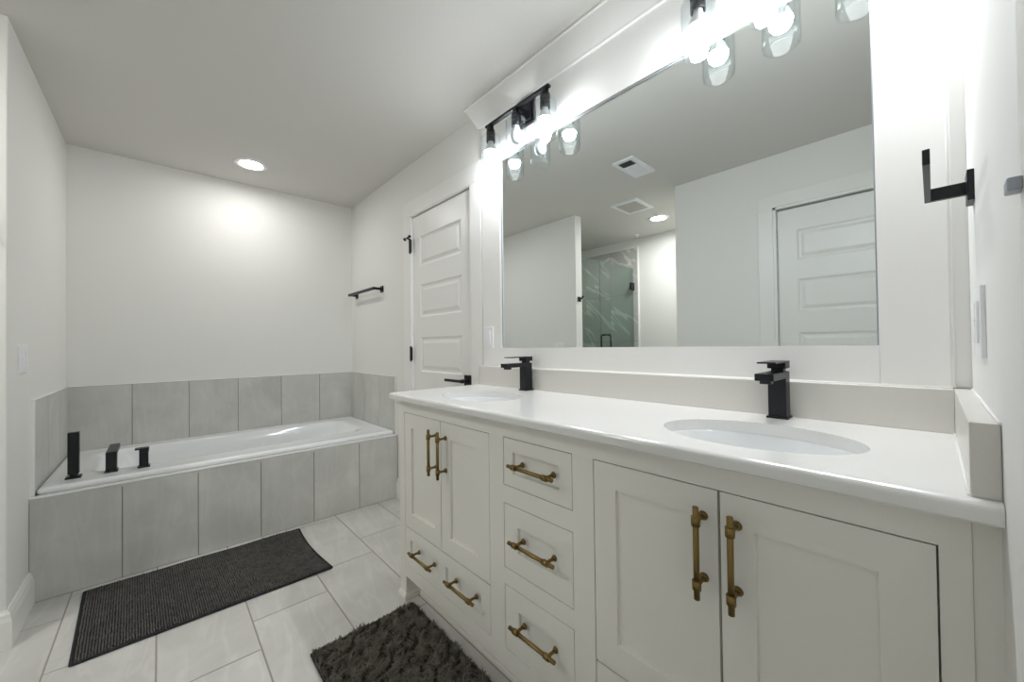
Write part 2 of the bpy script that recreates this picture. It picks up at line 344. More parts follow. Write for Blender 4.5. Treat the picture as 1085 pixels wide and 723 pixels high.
bm = bmn(); box(bm, (0.0, -0.985, 0), (0.1, -0.97, 2.02)); box(bm, (0.0, -1.70, 0), (0.1, -1.685, 2.02)); box(bm, (0, -1.7, 2.005), (0.1, -0.97, 2.02))
struct('trim_9', bm, TRIM, 'white jamb lining the entry doorway', 'door jamb')

# ------------------------------------------------------------------ bathtub and its tile
yt = [YL, -1.4101, -1.1235, -0.8382, -0.5522, -0.2652, YV]
rects = [(a, b, 0.0, ZL-0.006, 0) for a, b in zip(yt, yt[1:])]
def apron_top(bm, lay):
    box(bm, (-2.7565, YL, ZL-0.02), (XT-0.001, YV, ZL), 0, mi=2)              # tiled ledge in front of the tub rim
    box(bm, (XT-0.004, YL, ZL-0.006), (XT+0.0035, YV, ZL+0.002), 0, mi=3)     # pale edge strip
    box(bm, (XT-0.028, YL, 0.0), (XT-0.013, YV, ZL-0.02), 0, mi=1)
ap = tile_field('tub_apron', rects, lambda u, v, h: (XT-0.012+h, u, v), 0.012, [TILE, GROUT, FTILE, CAULK], 'grey stone tiled front wall of the bathtub', 'tub apron', structure=False, extra=apron_top)
t0 = ZT
def edge_far(bm, lay):
    box(bm, (-L+0.001, YL+0.001, ZT), (-L+0.0125, YV, ZT+0.0045), 0, mi=2)
tile_field('tub_surround', [(a, b, 0.45, ZT, 0) for a, b in zip(yt, yt[1:])], lambda u, v, h: (-L+0.001+h, u, v), 0.011, [TILE, GROUT, CAULK], 'row of grey stone tiles on the end wall behind the bathtub', 'wall tile', structure=False, extra=edge_far)
xs = [-L+0.011, -3.3236, -3.0332, -2.7455]
def edge_side(bm, lay):
    box(bm, (-L+0.001, YV-0.001, ZT), (-2.7455, YV-0.0115, ZT+0.0045), 0, mi=2); box(bm, (-2.7455, YV, ZL), (-2.7385, YV-0.0115, ZT+0.0045), 0, mi=2)
tile_field('tub_surround', [(a, b, 0.45, ZT, 0) for a, b in zip(xs, xs[1:])], lambda u, v, h: (u, YV-0.001-h, v), 0.011, [TILE, GROUT, CAULK], 'three grey stone tiles above the bathtub beside the closet door', 'wall tile', structure=False, extra=edge_side)
def edge_left(bm, lay):
    box(bm, (-L+0.001, YL+0.001, ZT), (-2.752, YL+0.0115, ZT+0.0045), 0, mi=2); box(bm, (-2.760, YL, ZL), (-2.748, YL+0.0125, ZT+0.0045), 0, mi=2)
xs2 = [-L+0.011, -3.335, -3.047, -2.760]
tile_field('tub_surround', [(a, b, 0.45, ZT, 0) for a, b in zip(xs2, xs2[1:])], lambda u, v, h: (u, YL+0.001+h, v), 0.011, [TILE, GROUT, CAULK], 'grey stone tiles with white edge strip on the left wall above the bathtub', 'wall tile', structure=False, extra=edge_left)

# tub: rolled rim, flat deck, rounded basin
def rrect(x0, x1, y0, y1, r, n=8):
    pts = []
    for cx, cy, a0 in ((x1-r, y1-r, 0), (x0+r, y1-r, 90), (x0+r, y0+r, 180), (x1-r, y0+r, 270)):
        for k in range(n+1):
            a = math.radians(a0+90*k/n); pts.append((cx+r*math.cos(a), cy+r*math.sin(a)))
    return pts
def loft(bm, loops, mi=0, close_last=True):
    R = [[bm.verts.new(p) for p in lp] for lp in loops]; n = len(R[0])
    for A, B in zip(R, R[1:]):
        for k in range(n):
            f = bm.faces.new((A[k], A[(k+1) % n], B[(k+1) % n], B[k])); f.smooth = True; f.material_index = mi
    if close_last: bm.faces.new(R[-1]).material_index = mi
    return R
bm = bmn(); ZR = 0.487
x0, x1, y0, y1 = -L+0.012, -2.757, YL+0.0135, YV-0.013
bx0, bx1, by0, by1 = -3.49, -2.945, -1.545, -0.150
lp = []
for ins, z in ((0.010, ZL-0.012), (0.002, ZL+0.001), (0.0, ZL+0.012), (0.004, ZR-0.006), (0.012, ZR-0.001), (0.02, ZR), (0.03, ZR-0.001)):
    lp.append([(x, y, z) for x, y in rrect(x0+ins, x1-ins, y0+ins, y1-ins, 0.02)])
for ins, z, r in ((-0.022, ZR-0.002, 0.13), (-0.010, ZR-0.002, 0.12), (0.0, ZR-0.006, 0.12), (0.008, ZR-0.016, 0.115), (0.022, ZR-0.06, 0.11), (0.05, 0.28, 0.11), (0.075, 0.17, 0.11), (0.105, 0.125, 0.10), (0.15, 0.11, 0.08)):
    lp.append([(x, y, z) for x, y in rrect(bx0+ins*0.8, bx1-ins*0.8, by0+ins*2.0, by1-ins*2.6, r)])
loft(bm, lp)
tub = tag(obj('bathtub', bm, ENAMEL), 'long white built-in bathtub set behind grey stone tile', 'bathtub')
bm = bmn(); lathe(bm, (-3.22, -1.15, 0.112), [(0.03, 0), (0.03, 0.004), (0.018, 0.006), (0, 0.006)]); obj('drain', bm, BLACK, tub)
# tub fittings on the deck
hs = thing('hand_shower', (-2.888, -1.585, ZR), 'tall black square hand shower standing on the bathtub deck', 'hand shower')
bm = bmn(); box(bm, (-2.914, -1.611, ZR-0.003), (-2.862, -1.559, ZR+0.008), 0.002); tube(bm, (-2.888, -1.585, ZR), (-2.888, -1.585, ZR+0.02), 0.014); obj('base', bm, BLACK, hs)
bm = bmn(); box(bm, (-2.905, -1.604, ZR+0.018), (-2.871, -1.566, ZR+0.220), 0.003); obj('handle', bm, BLACK, hs)
sp = thing('tub_filler', (-2.90, -1.458, ZR), 'black square bathtub spout between hand shower and tub handle', 'tub faucet')
bm = bmn(); box(bm, (-2.936, -1.482, ZR-0.003), (-2.872, -1.434, ZR+0.006), 0.0015); obj('base', bm, BLACK, sp)
bm = bmn(); box(bm, (-2.93, -1.478, ZR+0.003), (-2.880, -1.438, 0.586), 0.002); box(bm, (-3.12, -1.478, 0.566), (-2.89, -1.438, 0.587), 0.002); obj('spout', bm, BLACK, sp)
th = thing('tub_mixer', (-2.885, -1.338, ZR), 'short black square bathtub mixer handle, rightmost on the tub deck', 'tub faucet')
bm = bmn(); box(bm, (-2.910, -1.362, ZR-0.003), (-2.862, -1.314, ZR+0.006), 0.0015); box(bm, (-2.903, -1.356, ZR), (-2.868, -1.320, 0.575), 0.002); obj('body', bm, BLACK, th)
bm = bmn(); box(bm, (-2.905, -1.372, 0.580), (-2.862, -1.317, 0.587), 0.0015); box(bm, (-2.903, -1.356, 0.566), (-2.864, -1.318, 0.582), 0.0015); obj('lever', bm, BLACK, th)

# ------------------------------------------------------------------ vanity
YF = -0.4842; CL = -1.672; CR = -0.0
va = thing('vanity_cabinet', (-0.84, -0.24, 0), 'long off-white double vanity cabinet with brass pulls', 'vanity cabinet')
ZTOP = 0.8728
openings = [(-1.6237, -1.0357, 0.1613, 0.8171), (-0.9656, -0.6929, 0.669, 0.8185), (-0.9656, -0.6929, 0.4143, 0.6147), (-0.9656, -0.6929, 0.1651, 0.3634), (-0.6276, -0.0550, 0.1613, 0.8185)]
bm = bmn()
slab(bm, CL, -0.0252, 0.105, ZTOP, openings, [(0, 0), (0.0, 0.022)], 0.46, lambda u, v, d: (u, YF+d, v), skip=(2,))
box(bm, (-0.0248, YF+0.0035, 0.105), (CR, -0.06, ZTOP))
obj('body', bm, CAB, va)
bm = bmn(); box(bm, (-0.06, YF, 0), (0, -0.03, 0.106)); obj('foot', bm, CAB, va)
bm = bmn(); box(bm, (CL, YF, 0), (-1.6188, -0.03, 0.106))
for a, b in ((CL, -1.6188),):
    box(bm, (a-0.008, YF-0.008, 0), (b+0.004, -0.03, 0.022), 0.003); box(bm, (a-0.004, YF-0.005, 0.02), (b+0.002, -0.03, 0.030), 0.003)
obj('foot', bm, CAB, va)
bm = bmn(); box(bm, (-1.62, -0.412, 0), (-0.06, -0.39, 0.106)); box(bm, (-1.62, -0.424, 0), (-0.06, -0.41, 0.016), 0.003); obj('toe_kick', bm, CAB, va)
SH = [(0, 0), (0.0012, 0.009), (0.0012, 0.009)]
def front(name, x0, x1, z0, z1, rects, parent):
    bm = bmn(); g = 0.0025
    slab(bm, x0+g, x1-g, z0+g, z1-g, rects, SH[:2], 0.019, lambda u, v, d: (u, YF+0.0005+d, v))
    return obj(name, bm, CAB, parent)
def pull(parent, x, z, vertical):
    """brass bar pull: bar with cut ends, two collars, posts and rosettes"""
    bm = bmn(); yb = YF-0.035
    def P(t, y): return (x, y, z+t) if vertical else (x+t, y, z)
    tube(bm, P(-0.0875, yb), P(0.0875, yb), 0.0056, n=18)
    for s in (-1, 1):
        c = 0.0605*s
        tube(bm, P(c-0.0085, yb), P(c+0.0085, yb), 0.0083, n=18); tube(bm, P(c-0.0100, yb), P(c-0.0085, yb), 0.0070, n=18); tube(bm, P(c+0.0085, yb), P(c+0.0100, yb), 0.0070, n=18)
        tube(bm, P(c, yb), P(c, YF), 0.0045, n=12); tube(bm, P(c, YF-0.006), P(c, YF+0.0007), 0.0060, 0.0095, n=16)
    obj('handle', bm, BRASS, parent)
# left cupboard
ms = 0.063
XM = -1.3297
d = front('door', -1.6237, XM, 0.3239, 0.8171, [(-1.5633, -1.377, 0.3239+0.066, 0.7535)], va); pull(d, XM-0.0310, 0.6965, True)
d = front('door', XM, -1.0357, 0.3239, 0.8171, [(-1.266, -1.0985, 0.3239+0.066, 0.7535)], va); pull(d, XM+0.0345, 0.6965, True)
d = front('drawer', -1.6237, -1.0357, 0.1613, 0.3239, [(-1.578, -1.358, 0.205, 0.2735), (-1.304, -1.081, 0.205, 0.2735)], va); pull(d, -1.443, 0.2505, False); pull(d, -1.173, 0.2525, False)
# drawer stack
for (z0, z1, m, zh) in ((0.669, 0.8185, 0.042, 0.7465), (0.4143, 0.6147, 0.061, 0.522), (0.1651, 0.3634, 0.061, 0.275)):
    d = front('drawer', -0.9656, -0.6929, z0, z1, [(-0.9656+m, -0.6929-m+ (0.0 if m > 0.05 else -0.004), z0+m, z1-m-0.0005)], va); pull(d, -0.8195, zh, False)
# right cupboard
XR = -0.3379
d = front('door', -0.6276, XR, 0.3273, 0.8185, [(-0.5655, -0.4005, 0.3273+0.0665, 0.757)], va); pull(d, XR-0.0290, 0.7005, True)
d = front('door', XR, -0.0550, 0.3273, 0.8185, [(-0.278, -0.1160, 0.3273+0.0665, 0.757)], va); pull(d, XR+0.0310, 0.7005, True)
d = front('drawer', -0.6276, -0.0550, 0.1613, 0.3273, [(-0.585, -0.365, 0.205, 0.2735), (-0.315, -0.098, 0.205, 0.2735)], va); pull(d, -0.475, 0.25, False); pull(d, -0.205, 0.25, False)

# countertop with two oval cut-outs
SINKS = [(-1.300, -0.310), (-0.327, -0.310)]; SA, SB = 0.190, 0.141
bm = bmn()
cx0, cx1, cy0, cy1 = -1.690, -0.0005, -0.5285, 0.0
NE = 96
def ring(c, z, a, b): return [bm.verts.new((c[0]+a*math.cos(2*math.pi*k/NE), c[1]+b*math.sin(2*math.pi*k/NE), z)) for k in range(NE)]
def counter_side(z):
    xm = (SINKS[0][0]+SINKS[1][0])/2; holes = []
    for (a, b), c in (((cx0e, xm), SINKS[0]), ((xm, cx1), SINKS[1])):
        R = ring(c, z, SA, SB); O = []
        for k in range(NE):
            ca, sa = math.cos(2*math.pi*k/NE)*SA, math.sin(2*math.pi*k/NE)*SB
            t = min(((b-c[0])/ca if ca > 1e-9 else 1e9), ((a-c[0])/ca if ca < -1e-9 else 1e9), ((cy1-c[1])/sa if sa > 1e-9 else 1e9), ((cy0e-c[1])/sa if sa < -1e-9 else 1e9))
            O.append(bm.verts.new((c[0]+ca*t, c[1]+sa*t, z)))
        cor = {}
        for k in range(NE):
            n = (k+1) % NE
            p, q = O[k].co, O[n].co
            extra = None
            if abs(p.x-q.x) > 1e-6 and abs(p.y-q.y) > 1e-6:
                X = a if (p.x+q.x)/2 < c[0] else b; Y = cy0e if (p.y+q.y)/2 < c[1] else cy1
                extra = bm.verts.new((X, Y, z))
            bm.faces.new([R[k], O[k]] + ([extra] if extra else []) + [O[n], R[n]])
        holes.append(R)
    return holes
bev = 0.011
cx0e, cy0e = cx0+bev, cy0+bev
top = counter_side(ZC); zb = ZC-0.0272
bot = counter_side(zb)
for A, B in zip(top, bot):
    for k in range(NE):
        f = bm.faces.new((A[k], A[(k+1) % NE], B[(k+1) % NE], B[k]))
# rounded outer edge: front and left side
prof = [(0.0, 0.0)] + [(bev*math.sin(math.radians(a)), -bev+bev*math.cos(math.radians(a))) for a in (18, 36, 54, 72, 90)] + [(bev, -0.0272+0.003), (bev-0.003, -0.0272), (0, -0.0272)]
cols = []
for o_, dz in prof:
    cols.append([bm.verts.new((cx1, cy0e-o_, ZC+dz)), bm.verts.new((cx0e, cy0e-o_, ZC+dz)), bm.verts.new((cx0e-o_*0.707, cy0e-o_*0.707, ZC+dz)), bm.verts.new((cx0e-o_, cy0e, ZC+dz)), bm.verts.new((cx0e-o_, cy1, ZC+dz))])
for A, B in zip(cols, cols[1:]):
    for k in range(4):
        if k in (1, 2) and A is cols[0]: bm.faces.new((A[k], B[k], B[k+1])) if False else None
        try: bm.faces.new((A[k], A[k+1], B[k+1], B[k]))
        except ValueError: pass
for X in (cx1,):
    bm.faces.new([c[0] for c in cols])
bm.faces.new([c[4] for c in cols])
bmesh.ops.remove_doubles(bm, verts=bm.verts, dist=1e-5)
tag(obj('countertop', bm, QUARTZ), 'long white quartz countertop with two oval cut-outs on the vanity', 'countertop')
bm = bmn(); box(bm, (-1.685, -0.0265, ZC), (-0.0265, YV, 0.9951), 0.0018)
tag(obj('backsplash', bm, QUARTZ_SHADED), 'low white quartz backsplash under the mirror surround, greyed for shade', 'backsplash')
bm = bmn(); box(bm, (-0.0265, -0.5088, ZC), (-0.0003, 0.0, 0.9955), 0.0018); tube(bm, (-0.0272, -0.507, ZC+0.0005), (-0.0272, -0.026, ZC+0.0005), 0.0022, n=8, mi=1)
tag(obj('side_splash', bm, [QUARTZ_SHADED, CAULK]), 'short white quartz side splash against the right wall, greyed for shade', 'side splash')
# caulk line along the top of the backsplash
bm = bmn(); tube(bm, (-1.684, -0.0008, 0.9957), (-0.0275, -0.0008, 0.9957), 0.0030, n=8); tube(bm, (-0.001, -0.0088, 0.996), (-0.001, -0.508, 0.996), 0.0022, n=8); struct('trim_10', bm, CAULK, 'thin white caulk line along the top of the backsplash', 'caulk line')

def sink(c, label):
    t = thing('sink_basin', (c[0], c[1], ZC-0.17), label, 'sink', 'oval undermount sinks in the countertop')
    bm = bmn(); zt = ZC-0.0275
    pr = [(1.10, 0), (1.0, 0.0), (0.985, -0.004), (0.965, -0.03), (0.90, -0.075), (0.76, -0.115), (0.5, -0.138), (0.2, -0.145), (0.10, -0.146)]
    outer = [(0.12, -0.155), (0.55, -0.150), (0.85, -0.125), (1.0, -0.08), (1.07, -0.02), (1.10, 0.0)]
    n = 56; R = []
    for r, h in pr+outer: R.append([bm.verts.new((c[0]+r*SA*math.cos(2*math.pi*k/n), c[1]+r*SB*math.sin(2*math.pi*k/n), zt+h)) for k in range(n)])
    for A, B in zip(R, R[1:]):
        for k in range(n):
            f = bm.faces.new((A[k], A[(k+1) % n], B[(k+1) % n], B[k])); f.smooth = True
    bmesh.ops.remove_doubles(bm, verts=bm.verts, dist=1e-5)
    obj('bowl', bm, ENAMEL, t)
    bm = bmn(); lathe(bm, (c[0], c[1], zt-0.147), [(0, -0.006), (0.022, -0.006), (0.024, 0.003), (0.018, 0.004), (0.015, 0.002), (0, 0.006)], 24); obj('drain', bm, BLACK, t)
sink(SINKS[0], 'white oval sink under the faucet at the closet door end'); sink(SINKS[1], 'white oval sink under the faucet nearest the right side wall')

def faucet(x, label):
    t = thing('sink_faucet', (x, -0.053, ZC), label, 'faucet', 'black square faucets on the vanity')
    bm = bmn(); box(bm, (x-0.0245, -0.078, ZC-0.0005), (x+0.0245, -0.029, ZC+0.005), 0.001); box(bm, (x-0.0205, -0.0735, ZC+0.004), (x+0.0205, -0.0335, 1.024), 0.0018); obj('body', bm, BLACK, t)
    bm = bmn(); box(bm, (x-0.0205, -0.186, 1.006), (x+0.0205, -0.070, 1.0235), 0.0015); box(bm, (x-0.012, -0.176, 0.998), (x+0.012, -0.152, 1.008), 0.001); obj('spout', bm, BLACK, t)
    bm = bmn(); box(bm, (x-0.014, -0.066, 1.022), (x+0.014, -0.041, 1.034), 0.001); box(bm, (x-0.0205, -0.076, 1.0315), (x+0.0205, -0.030, 1.0505), 0.0015); box(bm, (x-0.0205, -0.165, 1.0475), (x+0.0205, -0.030, 1.0515), 0.0008); obj('lever', bm, BLACK, t)
faucet(-1.299, 'black square faucet on the vanity at the closet door end'); faucet(-0.3355, 'black square faucet on the vanity nearest the right side wall')

# ------------------------------------------------------------------ mirror and vanity lights
bm = bmn(); box(bm, (-1.5303, YM, 1.0907), (-0.1428, YM+0.006, 2.0503), 0.0); wm = tag(obj('wall_mirror', bm, MIRROR), 'wide frameless mirror set in the white board surround above the vanity', 'mirror')
bm = bmn(); q = 0.0035; ya, yb_ = YM-0.0015, YM+0.003
box(bm, (-1.5303, ya, 1.0907), (-1.5303+q, yb_, 2.0503)); box(bm, (-0.1428-q, ya, 1.0907), (-0.1428, yb_, 2.0503)); box(bm, (-1.5303+q, ya, 2.0503-q), (-0.1428-q, yb_, 2.0503)); obj('edge', bm, STEEL, wm)  # added dark strips stand in for the shadowed gap round the glass

def vanity_light(x_list, x0, x1, label, unlit):
    yb = -0.068; xc = x_list[1]
    t = thing('vanity_light', (xc, 0, 2.19), label, 'wall light', 'three-light fixtures above the mirror')
    bm = bmn(); box(bm, (xc-0.062, 0.0005, 2.128), (xc+0.062, -0.016, 2.245), 0.003); box(bm, (xc-0.047, -0.014, 2.142), (xc+0.047, -0.026, 2.232), 0.003); obj('back_plate', bm, BLACK, t)
    bm = bmn(); box(bm, (xc-0.012, -0.02, 2.182), (xc+0.012, yb, 2.200), 0.002); obj('arm', bm, BLACK, t)
    bm = bmn(); box(bm, (x0, yb-0.010, 2.186), (x1, yb+0.010, 2.198), 0.002); obj('bar', bm, BLACK, t)
    for i, x in enumerate(x_list):
        bm = bmn(); lathe(bm, (x, yb, 0), [(0, 2.188), (0.016, 2.188), (0.016, 2.166), (0.0215, 2.164), (0.0215, 2.140), (0.018, 2.139), (0.018, 2.136), (0.0215, 2.135), (0.0215, 2.106), (0.017, 2.106), (0.017, 2.118), (0, 2.118)], 24); obj('socket', bm, BLACK, t)
        bm = bmn(); r = 0.0485; k = 0.0022   # glass cylinder: flat shoulder round the socket, rolled open lower lip
        o = [(0.0195, 2.1395), (r-0.010, 2.1395), (r-0.003, 2.1365), (r, 2.130), (r, 1.990), (r-0.002, 1.981), (r-0.007, 1.976)]
        inn = [(r-0.0085, 1.9785), (r-0.004, 1.983), (r-k, 1.991), (r-k, 2.128), (r-0.011, 2.1370), (0.0195, 2.1370), (0.0195, 2.1395)]
        lathe(bm, (x, yb, 0), o+inn, 40); obj('glass_shade', bm, GLASS, t)
        bm = bmn(); lathe(bm, (x, yb, 0), [(0, 2.122), (0.0125, 2.122), (0.0130, 2.108), (0.0150, 2.098), (0.022, 2.084), (0.0265, 2.074), (0.0295, 2.064), (0.030, 2.058)], 20)
        lathe(bm, (x, yb, 0), [(0.030, 2.058), (0.0285, 2.045), (0.022, 2.034), (0.011, 2.0285), (0, 2.0275)], 20, mi=1)
        bo = obj('bulb', bm, [UNLIT, UNLIT if i in unlit else LIT], t)
        if i in unlit: bo['label'] = 'unlit frosted bulb'
vanity_light([-1.510, -1.327, -1.147], -1.543, -1.122, 'black three-light bar with glass shades above the mirror at the closet door end', (1,))
vanity_light([-0.519, -0.345, -0.172], -0.550, -0.138, 'black three-light bar with glass shades above the mirror nearest the right wall', ())

# ------------------------------------------------------------------ recessed lights, vents, sprinkler
def can(x, y, label, lit):
    t = thing('recessed_light', (x, y, H), label, 'ceiling light', 'round recessed ceiling lights')
    bm = bmn(); lathe(bm, (x, y, H), [(0.066, -0.004), (0.074, -0.009), (0.090, -0.008), (0.099, -0.003), (0.100, 0.001)], 40); obj('trim_ring', bm, PLATE, t)
    bm = bmn(); lathe(bm, (x, y, H), [(0.068, -0.001), (0.067, -0.005), (0, -0.006)], 40); obj('lens', bm, lit, t)
can(-3.2034, -0.81, 'round white recessed light lit in the ceiling above the bathtub', CANLIT)
can(-1.905, -2.42, 'round recessed light lit in the shower alcove ceiling, seen in the mirror', CANLIT2)
def grille(name, x0, x1, y0, y1, b, label, cat, n, along_x, mesh_mat):
    t = thing(name, ((x0+x1)/2, (y0+y1)/2, H), label, cat)
    bm = bmn(); z0, z1 = H-0.012, H+0.001
    box(bm, (x0, y0, z0), (x0+b, y1, z1), 0.002); box(bm, (x1-b, y0, z0), (x1, y1, z1), 0.002); box(bm, (x0+b, y0, z0), (x1-b, y0+b, z1), 0.002); box(bm, (x0+b, y1-b, z0), (x1-b, y1, z1), 0.002); obj('frame', bm, PLATE, t)
    bm = bmn(); box(bm, (x0+b, y0+b, H-0.002), (x1-b, y1-b, H+0.001)); obj('duct_back', bm, DARK, t)
    bm = bmn()
    for k in range(n):
        f = (k+0.5)/n
        if along_x:
            y = y0+b+(y1-y0-2*b)*f; h = (y1-y0-2*b)/n*0.36; a = [(y-h, H-0.011), (y+h, H-0.003)]
            v = [bm.verts.new((x, yy, zz)) for x in (x0+b, x1-b) for yy, zz in a]
        else:
            x = x0+b+(x1-x0-2*b)*f; h = (x1-x0-2*b)/n*0.36; a = [(x-h, H-0.011), (x+h, H-0.003)]
            v = [bm.verts.new((xx, y, zz)) for y in (y0+b, y1-b) for xx, zz in a]
        bm.faces.new((v[0], v[1], v[3], v[2]))
        w2 = [bm.verts.new(q.co+Vector((0, 0, 0.0012))) for q in v]; bm.faces.new((w2[0], w2[2], w2[3], w2[1]))
    obj('louvres', bm, mesh_mat, t)
    return t
reg = grille('air_vent', -1.562, -1.402, -1.372, -1.055, 0.028, 'narrow white louvred air vent in the ceiling, seen in the mirror', 'air vent', 14, True, PLATE)
bm = bmn(); box(bm, (-1.53, -1.157, H-0.0125), (-1.434, -1.085, H-0.0115)); obj('damper', bm, DARK, reg)
FANG = paint('fan_grille', (0.50, 0.49, 0.44), 0.6)
grille('exhaust_fan', -2.035, -1.772, -2.075, -1.758, 0.035, 'square white exhaust fan grille in the ceiling, seen in the mirror', 'exhaust fan', 20, False, FANG)
bm = bmn(); lathe(bm, (-2.359, -2.80, H), [(0.028, 0.001), (0.026, -0.006), (0.012, -0.012), (0.010, -0.03), (0, -0.034)], 20); tag(obj('sprinkler_head', bm, PLATE), 'tiny white sprinkler head on the alcove ceiling in the mirror', 'sprinkler')

# ------------------------------------------------------------------ wall hardware
tb = thing('towel_bar', (-3.23, YV, 1.56), 'short black square towel bar on the wall above the bathtub corner', 'towel bar')
for x in (-3.492, -2.972):
    bm = bmn(); box(bm, (x-0.024, YV+0.0005, 1.536), (x+0.024, YV-0.009, 1.584), 0.002); obj('wall_plate', bm, BLACK, tb)
    bm = bmn(); box(bm, (x-0.009, YV-0.006, 1.552), (x+0.009, -0.056, 1.570), 0.0015); obj('post', bm, BLACK, tb)
bm = bmn(); box(bm, (-3.501, -0.060, 1.551), (-2.963, -0.042, 1.571), 0.0015); obj('bar', bm, BLACK, tb)
tr = thing('towel_ring', (0, -0.165, 1.385), 'black open square hand-towel bar on the right side wall', 'towel holder')
bm = bmn(); box(bm, (0.0005, -0.192, 1.354), (-0.009, -0.138, 1.410), 0.0015); obj('wall_plate', bm, BLACK, tr)
bm = bmn(); box(bm, (-0.007, -0.170, 1.370), (-0.060, -0.160, 1.394), 0.001); obj('post', bm, BLACK, tr)
bm = bmn(); box(bm, (-0.0535, -0.160, 1.370), (-0.0620, -0.405, 1.394), 0.001); obj('bar', bm, BLACK, tr)
rh = thing('robe_hook', (XW, -1.748, 1.552), 'small black robe hook on the partition wall end, seen in the mirror', 'robe hook')
bm = bmn(); box(bm, (XW-0.0005, -1.772, 1.528), (XW+0.008, -1.724, 1.576), 0.002); obj('wall_plate', bm, BLACK, rh)
bm = bmn(); tube(bm, (XW+0.006, -1.748, 1.556), (XW+0.035, -1.748, 1.556), 0.007); tube(bm, (XW+0.035, -1.748, 1.556), (XW+0.045, -1.748, 1.572), 0.007); lathe(bm, (XW+0.047, -1.748, 1.574), [(0, -0.01), (0.01, -0.006), (0.012, 0), (0.01, 0.006), (0, 0.01)], 12); obj('hook', bm, BLACK, rh)

def plate(name, label, cat, mapf, w_, h_, rockers, extra=None):
    t = thing(name, mapf(0, 0, 0), label, cat)
    def B(a, b, c, d, e, f, bev): 
        bm = bmn(); p, q = mapf(a, c, e), mapf(b, d, f); box(bm, p, q, bev); return bm
    obj('cover_plate', B(-w_/2, w_/2, -h_/2, h_/2, -0.0005, 0.006, 0.0018), PLATE, t)
    for c in rockers:
        obj('rocker', B(c-0.0165, c+0.0165, -0.033, 0.033, 0.004, 0.009, 0.001), PLATE, t)
    if extra: extra(t, B)
    return t
plate('light_switch', 'white double switch plate on the left wall above the bathtub', 'light switch', lambda a, b, c: (-2.608+a, YL+c, 1.071+b), 0.128, 0.118, (-0.027, 0.027))
def slots(t, B):
    for z in (0.018, -0.018): obj('socket_face', B(-0.012, 0.012, z-0.012, z+0.012, 0.008, 0.0098, 0.0008), CAULK, t)
plate('wall_outlet', 'white outlet plate on the right side wall under the towel holder', 'outlet', lambda a, b, c: (0-c, -0.285-a, 1.128+b), 0.122, 0.114, (-0.027, 0.027), slots)
plate('dimmer_switch', 'white single switch plate beside the mirror near the closet door', 'light switch', lambda a, b, c: (-1.624+a, 0-c, 1.146+b), 0.072, 0.112, (0.0,))
bm = bmn(); box(bm, (-0.0175, -0.886, 1.1885), (-0.0240, -0.900, 1.1965), 0.001)  # small grey block standing for a shape of unknown kind
tag(obj('grey_block', bm, STEEL), 'tiny dull grey metal block, unidentified, on the entry door casing at the right edge', 'latch')

# ------------------------------------------------------------------ shower glass (seen in the mirror)
XG = -2.4934
sg = thing('shower_enclosure', (XG, -2.37, 0), 'frameless greenish glass shower enclosure, seen in the mirror', 'shower enclosure')
bm = bmn(); box(bm, (XG-0.05, -1.80, -0.001), (XG+0.05, YS+0.012, 0.09), 0.004); obj('curb', bm, FTILE, sg)
bm = bmn(); box(bm, (XG-0.005, -1.80, 0.09), (XG+0.005, -2.236, 2.015)); obj('fixed_panel', bm, SGLASS, sg)
bm = bmn(); box(bm, (XG-0.005, -2.242, 0.10), (XG+0.005, -2.925, 2.015)); gd = obj('door', bm, SGLASS, sg)
for z in (1.80, 0.35):
    bm = bmn(); box(bm, (XG-0.014, -2.865, z-0.045), (XG+0.014, -2.937, z+0.045), 0.003); obj('hinge', bm, BLACK, gd)
bm = bmn()
pts = [(XG+0.004, -2.34, 1.21), (XG+0.05, -2.34, 1.21), (XG+0.062, -2.34, 1.195), (XG+0.062, -2.34, 0.99), (XG+0.05, -2.34, 0.975), (XG+0.004, -2.34, 0.975)]
for a, b in zip(pts, pts[1:]): tube(bm, a, b, 0.0095, n=12)
pts = [(XG-0.004, -2.34, 1.21), (XG-0.05, -2.34, 1.21), (XG-0.062, -2.34, 1.195), (XG-0.062, -2.34, 0.99), (XG-0.05, -2.34, 0.975), (XG-0.004, -2.34, 0.975)]
for a, b in zip(pts, pts[1:]): tube(bm, a, b, 0.0095, n=12)
obj('handle', bm, BLACK, gd)

# ------------------------------------------------------------------ bath mats
def hnoise(x, y):
    return 0.5*math.sin(x*9.1+y*4.3)+0.3*math.sin(x*21.7-y*13.1+1.3)+0.2*math.sin(x*5.3+y*31.0+0.7)
# woven runner beside the tub: rows of chenille nubs on a thin backing with a bound edge
C0 = [(-2.674, -1.530), (-2.103, -1.507), (-2.098, -0.641), (-2.669, -0.6525)]    # corners
def quad(u, v):
    a = [C0[0][i]*(1-u)+C0[1][i]*u for i in (0, 1)]; b = [C0[3][i]*(1-u)+C0[2][i]*u for i in (0, 1)]
    x, y = a[0]*(1-v)+b[0]*v, a[1]*(1-v)+b[1]*v
    return x, y - 0.018*math.sin(math.pi*u)*v**4
def rug_z(u, v): return 0.0015*(1+math.sin(u*5+v*17))*(0.5+0.5*v) + 0.004*math.exp(-((u-0.45+0.3*(1-v))**2+(v-0.86)**2)/0.006)
ra = thing('bath_mat', (-2.386, -1.08, 0), 'long charcoal ribbed chenille bath mat on the floor along the bathtub', 'bath mat')
bm = bmn(); nu, nv = 14, 22
G = [[bm.verts.new((*quad(i/nu, j/nv), 0.005+rug_z(i/nu, j/nv))) for j in range(nv+1)] for i in range(nu+1)]
for i in range(nu):
    for j in range(nv): bm.faces.new((G[i][j], G[i+1][j], G[i+1][j+1], G[i][j+1]))
